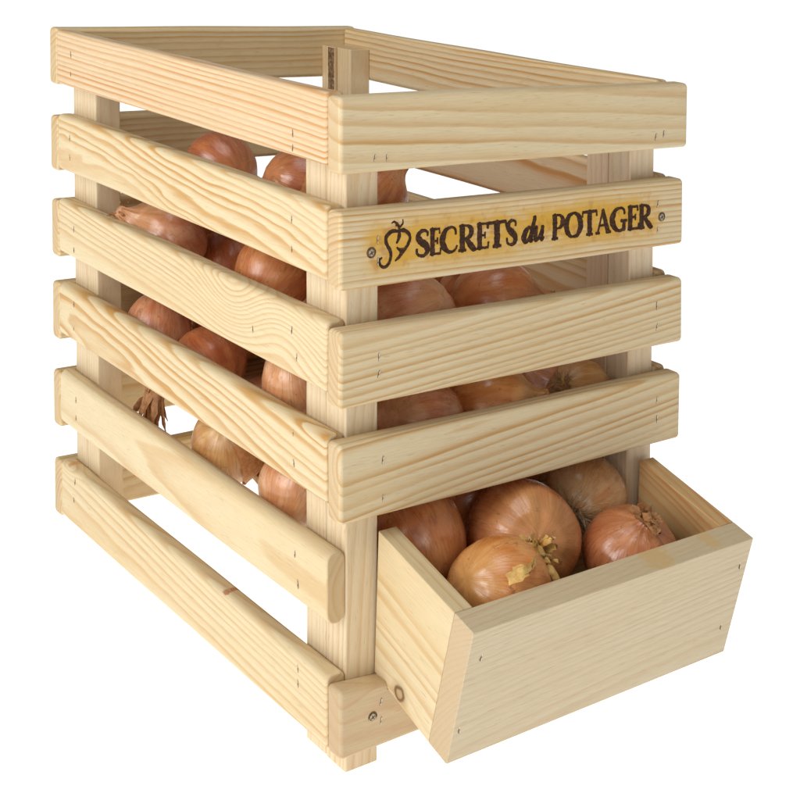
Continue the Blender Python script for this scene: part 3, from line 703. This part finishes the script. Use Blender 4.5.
# name: skin, direction of the neck, seed, label, extras
CFG = {
 'A': ('russet', face(-.5, .2, -.5), 11, 'russet onion at the far top of the heap, seen under the top left slat', {}),
 'B': ('russet', face(.6, -.2, -.4), 12, 'russet onion under the top left slat, next to the front corner post', dict(flake=[(.35, .75, 2.6, 3.7)])),
 'C': ('copper', face(.5, .7, -.3), 13, 'copper onion just right of the front post, under the top front slat', {}),
 'D': ('pink', face(-.6, .4, .3), 14, 'shiny pinkish onion by the rear left post, under the second left slat', dict(flake=[(.3, .6, 3.4, 4.6)])),
 'D2': ('russet', face(.2, -.7, .3), 15, 'shaded russet onion deep behind the second left gap', {}),
 'E': ('copper', face(.3, .6, -.6), 16, 'copper onion in the second left gap, next to the front post', {}),
 'F': ('pink', face(.0, -1., .20), 17, 'pale pink onion whose long dry neck dangles below the fourth left slat', dict(neck=1.6, neck_kw=dict(n=18, L=1.7, w=.19, spread=.13, wob=.17), flat=1.05)),
 'G': ('russet', face(.45, -.45, .35), 18, 'russet onion with wrinkled skin in the middle of the third left gap', dict(lump=.06, neck=1.2)),
 'H': ('buff', face(.2, -.8, -.5), 19, 'smooth pale orange onion in the third left gap, against the front post', {}),
 'I': ('ochre', face(.1, -.6, -.6), 20, 'yellowish onion with torn skin and pale flake in the fourth left gap', dict(flake=[(.25, .7, 2.9, 4.1, .07)], roots=(30, .5))),
 'J': ('buff', face(.2, .8, -.4), 21, 'smooth pinkish buff onion low in the fourth left gap, against the front post', {}),
 'L': ('pink', face(-.7, -.5, -.3), 22, 'big pink onion under the emblem end of the lettered slat', dict(lump=.05)),
 'M': ('copper', face(.7, .1, -.1), 23, 'glossy copper onion with a pale stripe under the word on the lettered slat', dict(lump=.06)),
 'M2': ('russet', face(-.2, .7, .4), 24, 'small russet onion tucked between two bigger ones under the lettered slat', {}),
 'N': ('pink', face(.5, -.25, -.7), 25, 'pink scuffed onion with a cracked skin, under the third front slat by the post', dict(flake=[(.4, .8, -.6, .8)])),
 'O': ('ochre', face(.2, .4, .6), 26, 'greenish brown shaded onion between two bright ones under the third front slat', {}),
 'P': ('amber', face(.9, .2, .0), 27, 'bright orange onion with a torn skin edge under the third front slat', dict(flake=[(.25, .62, 3.6, 5.4, .05)])),
 'Q': ('russet', face(-.4, .5, .1), 28, 'dark shaded onion left of the rooty ochre one under the third front slat', {}),
 'R': ('ochre', face(.5, -.3, -.5), 29, 'ochre onion with a hairy root end, nearest the right post', dict(roots=(46, .6, 1.6), lump=.05)),
 'S': ('copper', face(-.4, .5, -.5), 30, 'scuffed copper onion in the rear left corner of the hopper', dict(flake=[(.35, .62, 5.0, 5.9, .02)])),
 'T': ('copper', face(.27, .12, .93), 31, 'biggest onion in the hopper, its straw neck splayed towards the viewer', dict(neck=.35, flat=.98, neck_mat=m_straw,
       strands=([(face(*v), l, w) for v, l, w in (((-2.5, -.95, 6.5), .7, 2.3), ((-2.1, -.5, 6.1), .7, 1.9), ((-2.1, -1.3, 4.7), .6, 1.4), ((-1.1, -1.2, 4.2), .6, 1.5),
         ((-1.3, .75, 1.2), .3, 1.6), ((-.6, 1.1, .7), .3, 1.5), ((.5, .95, .6), .3, 1.5), ((1.1, .4, .7), .35, 1.5), ((1.2, -.5, 1.6), .4, 1.4),
         ((.55, -2.4, 2.4), .5, 1.8), ((.45, -3.4, 2.6), .5, 1.7), ((.95, -3.3, 2.3), .5, 1.8), ((1.0, -1.6, 3.2), .5, 1.4), ((-.5, -.7, 3.4), .5, 1.7), ((.3, -.6, 2.8), .5, 1.8), ((0., .1, 1.6), .2, 1.6), ((-2.6, -1.0, 4.5), .8, 1.3), ((-1.0, -2.3, 4.6), .6, 1.4), ((.2, -3.0, 4.4), .7, 1.3), ((-.9, .2, 1.6), .4, 1.8), ((.9, .9, 1.0), .4, 1.4))], .052))),
 'U': ('amber', face(.75, -.35, -.6), 32, 'amber onion with scuffs in the front left corner of the hopper', dict(neck=.6, flat=.96, lump=.02)),
 'V': ('gold', face(.38, .26, -.88), 33, 'onion with a fringe of fine roots at the back of the hopper', dict(flat=1.06, roots=(130, .95, 1.5, .30), neck=.95)),
 'X': ('rose', face(.12, .90, .40), 34, 'smooth rosy onion in the front right corner of the hopper', dict(flat=.93, lump=.015, neck=.5,
       strands=([(face(*v), l, w) for v, l, w in (((-1.2, .75, .2), .35, 1.5), ((-.9, .2, .6), .45, 1.3), ((.3, -.7, 1.0), .5, 1.3), ((.75, -.9, .9), .5, 1.2), ((.9, .1, .3), .4, 1.4), ((.2, .9, -.2), .1, 1.4), ((-.5, .9, -.2), .2, 1.4), ((.55, -.3, .9), .5, 1.4), ((-.2, .5, .5), .3, 1.3), ((.4, .5, .2), .3, 1.3))], .075))),
}
for k, (skin, d, seed, label, kw) in CFG.items():
    p, R = POS[k]
    onion(p, R * (1.0 if k in 'STVX' else 1.03 if k == 'U' else 1.09), skin, d, seed, label, **kw)
protos = []
frng = random.Random(8)
keys = ['copper', 'russet', 'pink', 'copper', 'rose']
def tree_copy(o, parent=None):
    c = o.copy(); COL.objects.link(c); c.parent = parent
    for ch in o.children: tree_copy(ch, c)
    return c
for i, (x, y, z, r) in enumerate(FILL):
    lab = 'onion buried inside the heap, mostly hidden by the onions in front of it'
    d = Vector((frng.uniform(-1, 1), frng.uniform(-1, 1), frng.uniform(-1, 1)))
    if len(protos) < 5:
        e = onion((x, y, z), 2.7, keys[i], d, 60 + i, lab); protos.append(e)
    else:
        e = tree_copy(protos[i % 5]); e.location = W3((x, y, z)); e.rotation_quaternion = orient(d)
    s = r / 2.7 * .97; e.scale = (s, s, s)
    e['label'] = FILL_LABEL.get(i, lab)

# ------------------------------------------------------------------ the white ground it stands on, with an added glow that drowns its shadows
N = NT('glowing_white_ground')
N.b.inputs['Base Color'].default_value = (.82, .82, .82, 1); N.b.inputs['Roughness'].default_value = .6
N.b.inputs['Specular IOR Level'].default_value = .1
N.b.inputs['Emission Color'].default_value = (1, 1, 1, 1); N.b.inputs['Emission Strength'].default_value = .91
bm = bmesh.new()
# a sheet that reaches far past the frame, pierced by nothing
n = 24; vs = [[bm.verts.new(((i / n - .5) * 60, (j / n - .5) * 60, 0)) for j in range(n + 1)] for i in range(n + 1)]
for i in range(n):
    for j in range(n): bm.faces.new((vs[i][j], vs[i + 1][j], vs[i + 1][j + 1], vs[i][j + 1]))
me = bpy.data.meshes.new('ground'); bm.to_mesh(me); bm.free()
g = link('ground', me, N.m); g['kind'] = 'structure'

# ------------------------------------------------------------------ lamps of the studio
w = bpy.data.worlds.new('World'); scene.world = w; w.use_nodes = True
w.node_tree.nodes['Background'].inputs[0].default_value = (1., .985, .96, 1); w.node_tree.nodes['Background'].inputs[1].default_value = WORLD
def area(name, loc, target, sx, sy, power, col):
    l = bpy.data.lights.new(name, 'AREA'); l.shape = 'RECTANGLE'; l.size = sx; l.size_y = sy; l.energy = power; l.color = col
    o = bpy.data.objects.new(name, l); COL.objects.link(o); o.location = loc
    o.rotation_euler = (Vector(target) - Vector(loc)).to_track_quat('-Z', 'Y').to_euler(); return o
for a in LAMPS: area(*a)

# ------------------------------------------------------------------ camera (vertical-shift lens, slight roll)
cam = bpy.data.cameras.new('camera'); co = bpy.data.objects.new('camera', cam); COL.objects.link(co)
yaw, pit, rol = (math.radians(a) for a in (-37.259, -3.344, 3.156))
fwd = Vector((-math.sin(yaw) * math.cos(pit), math.cos(yaw) * math.cos(pit), math.sin(pit)))
rt = Vector((math.cos(yaw), math.sin(yaw), 0)); up = rt.cross(fwd)
r2 = rt * math.cos(rol) + up * math.sin(rol); u2 = -rt * math.sin(rol) + up * math.cos(rol)
M = Matrix(((r2.x, u2.x, -fwd.x, -48.821 * S), (r2.y, u2.y, -fwd.y, -66.71 * S), (r2.z, u2.z, -fwd.z, (57.51 - FOOT) * S), (0, 0, 0, 1)))
co.matrix_world = M
cam.sensor_width = 36; cam.lens = 36 * 1420.331 / 800; cam.shift_x = (400 - 399.772) / 800; cam.shift_y = (.093 - 400) / 800
cam.clip_start = .01; cam.clip_end = 200
scene.camera = co
scene.render.resolution_x = scene.render.resolution_y = 1024
scene.view_settings.view_transform = 'Standard'; scene.view_settings.look = 'None'; scene.view_settings.exposure = 0; scene.view_settings.gamma = 1
scene.cycles.max_bounces = 8
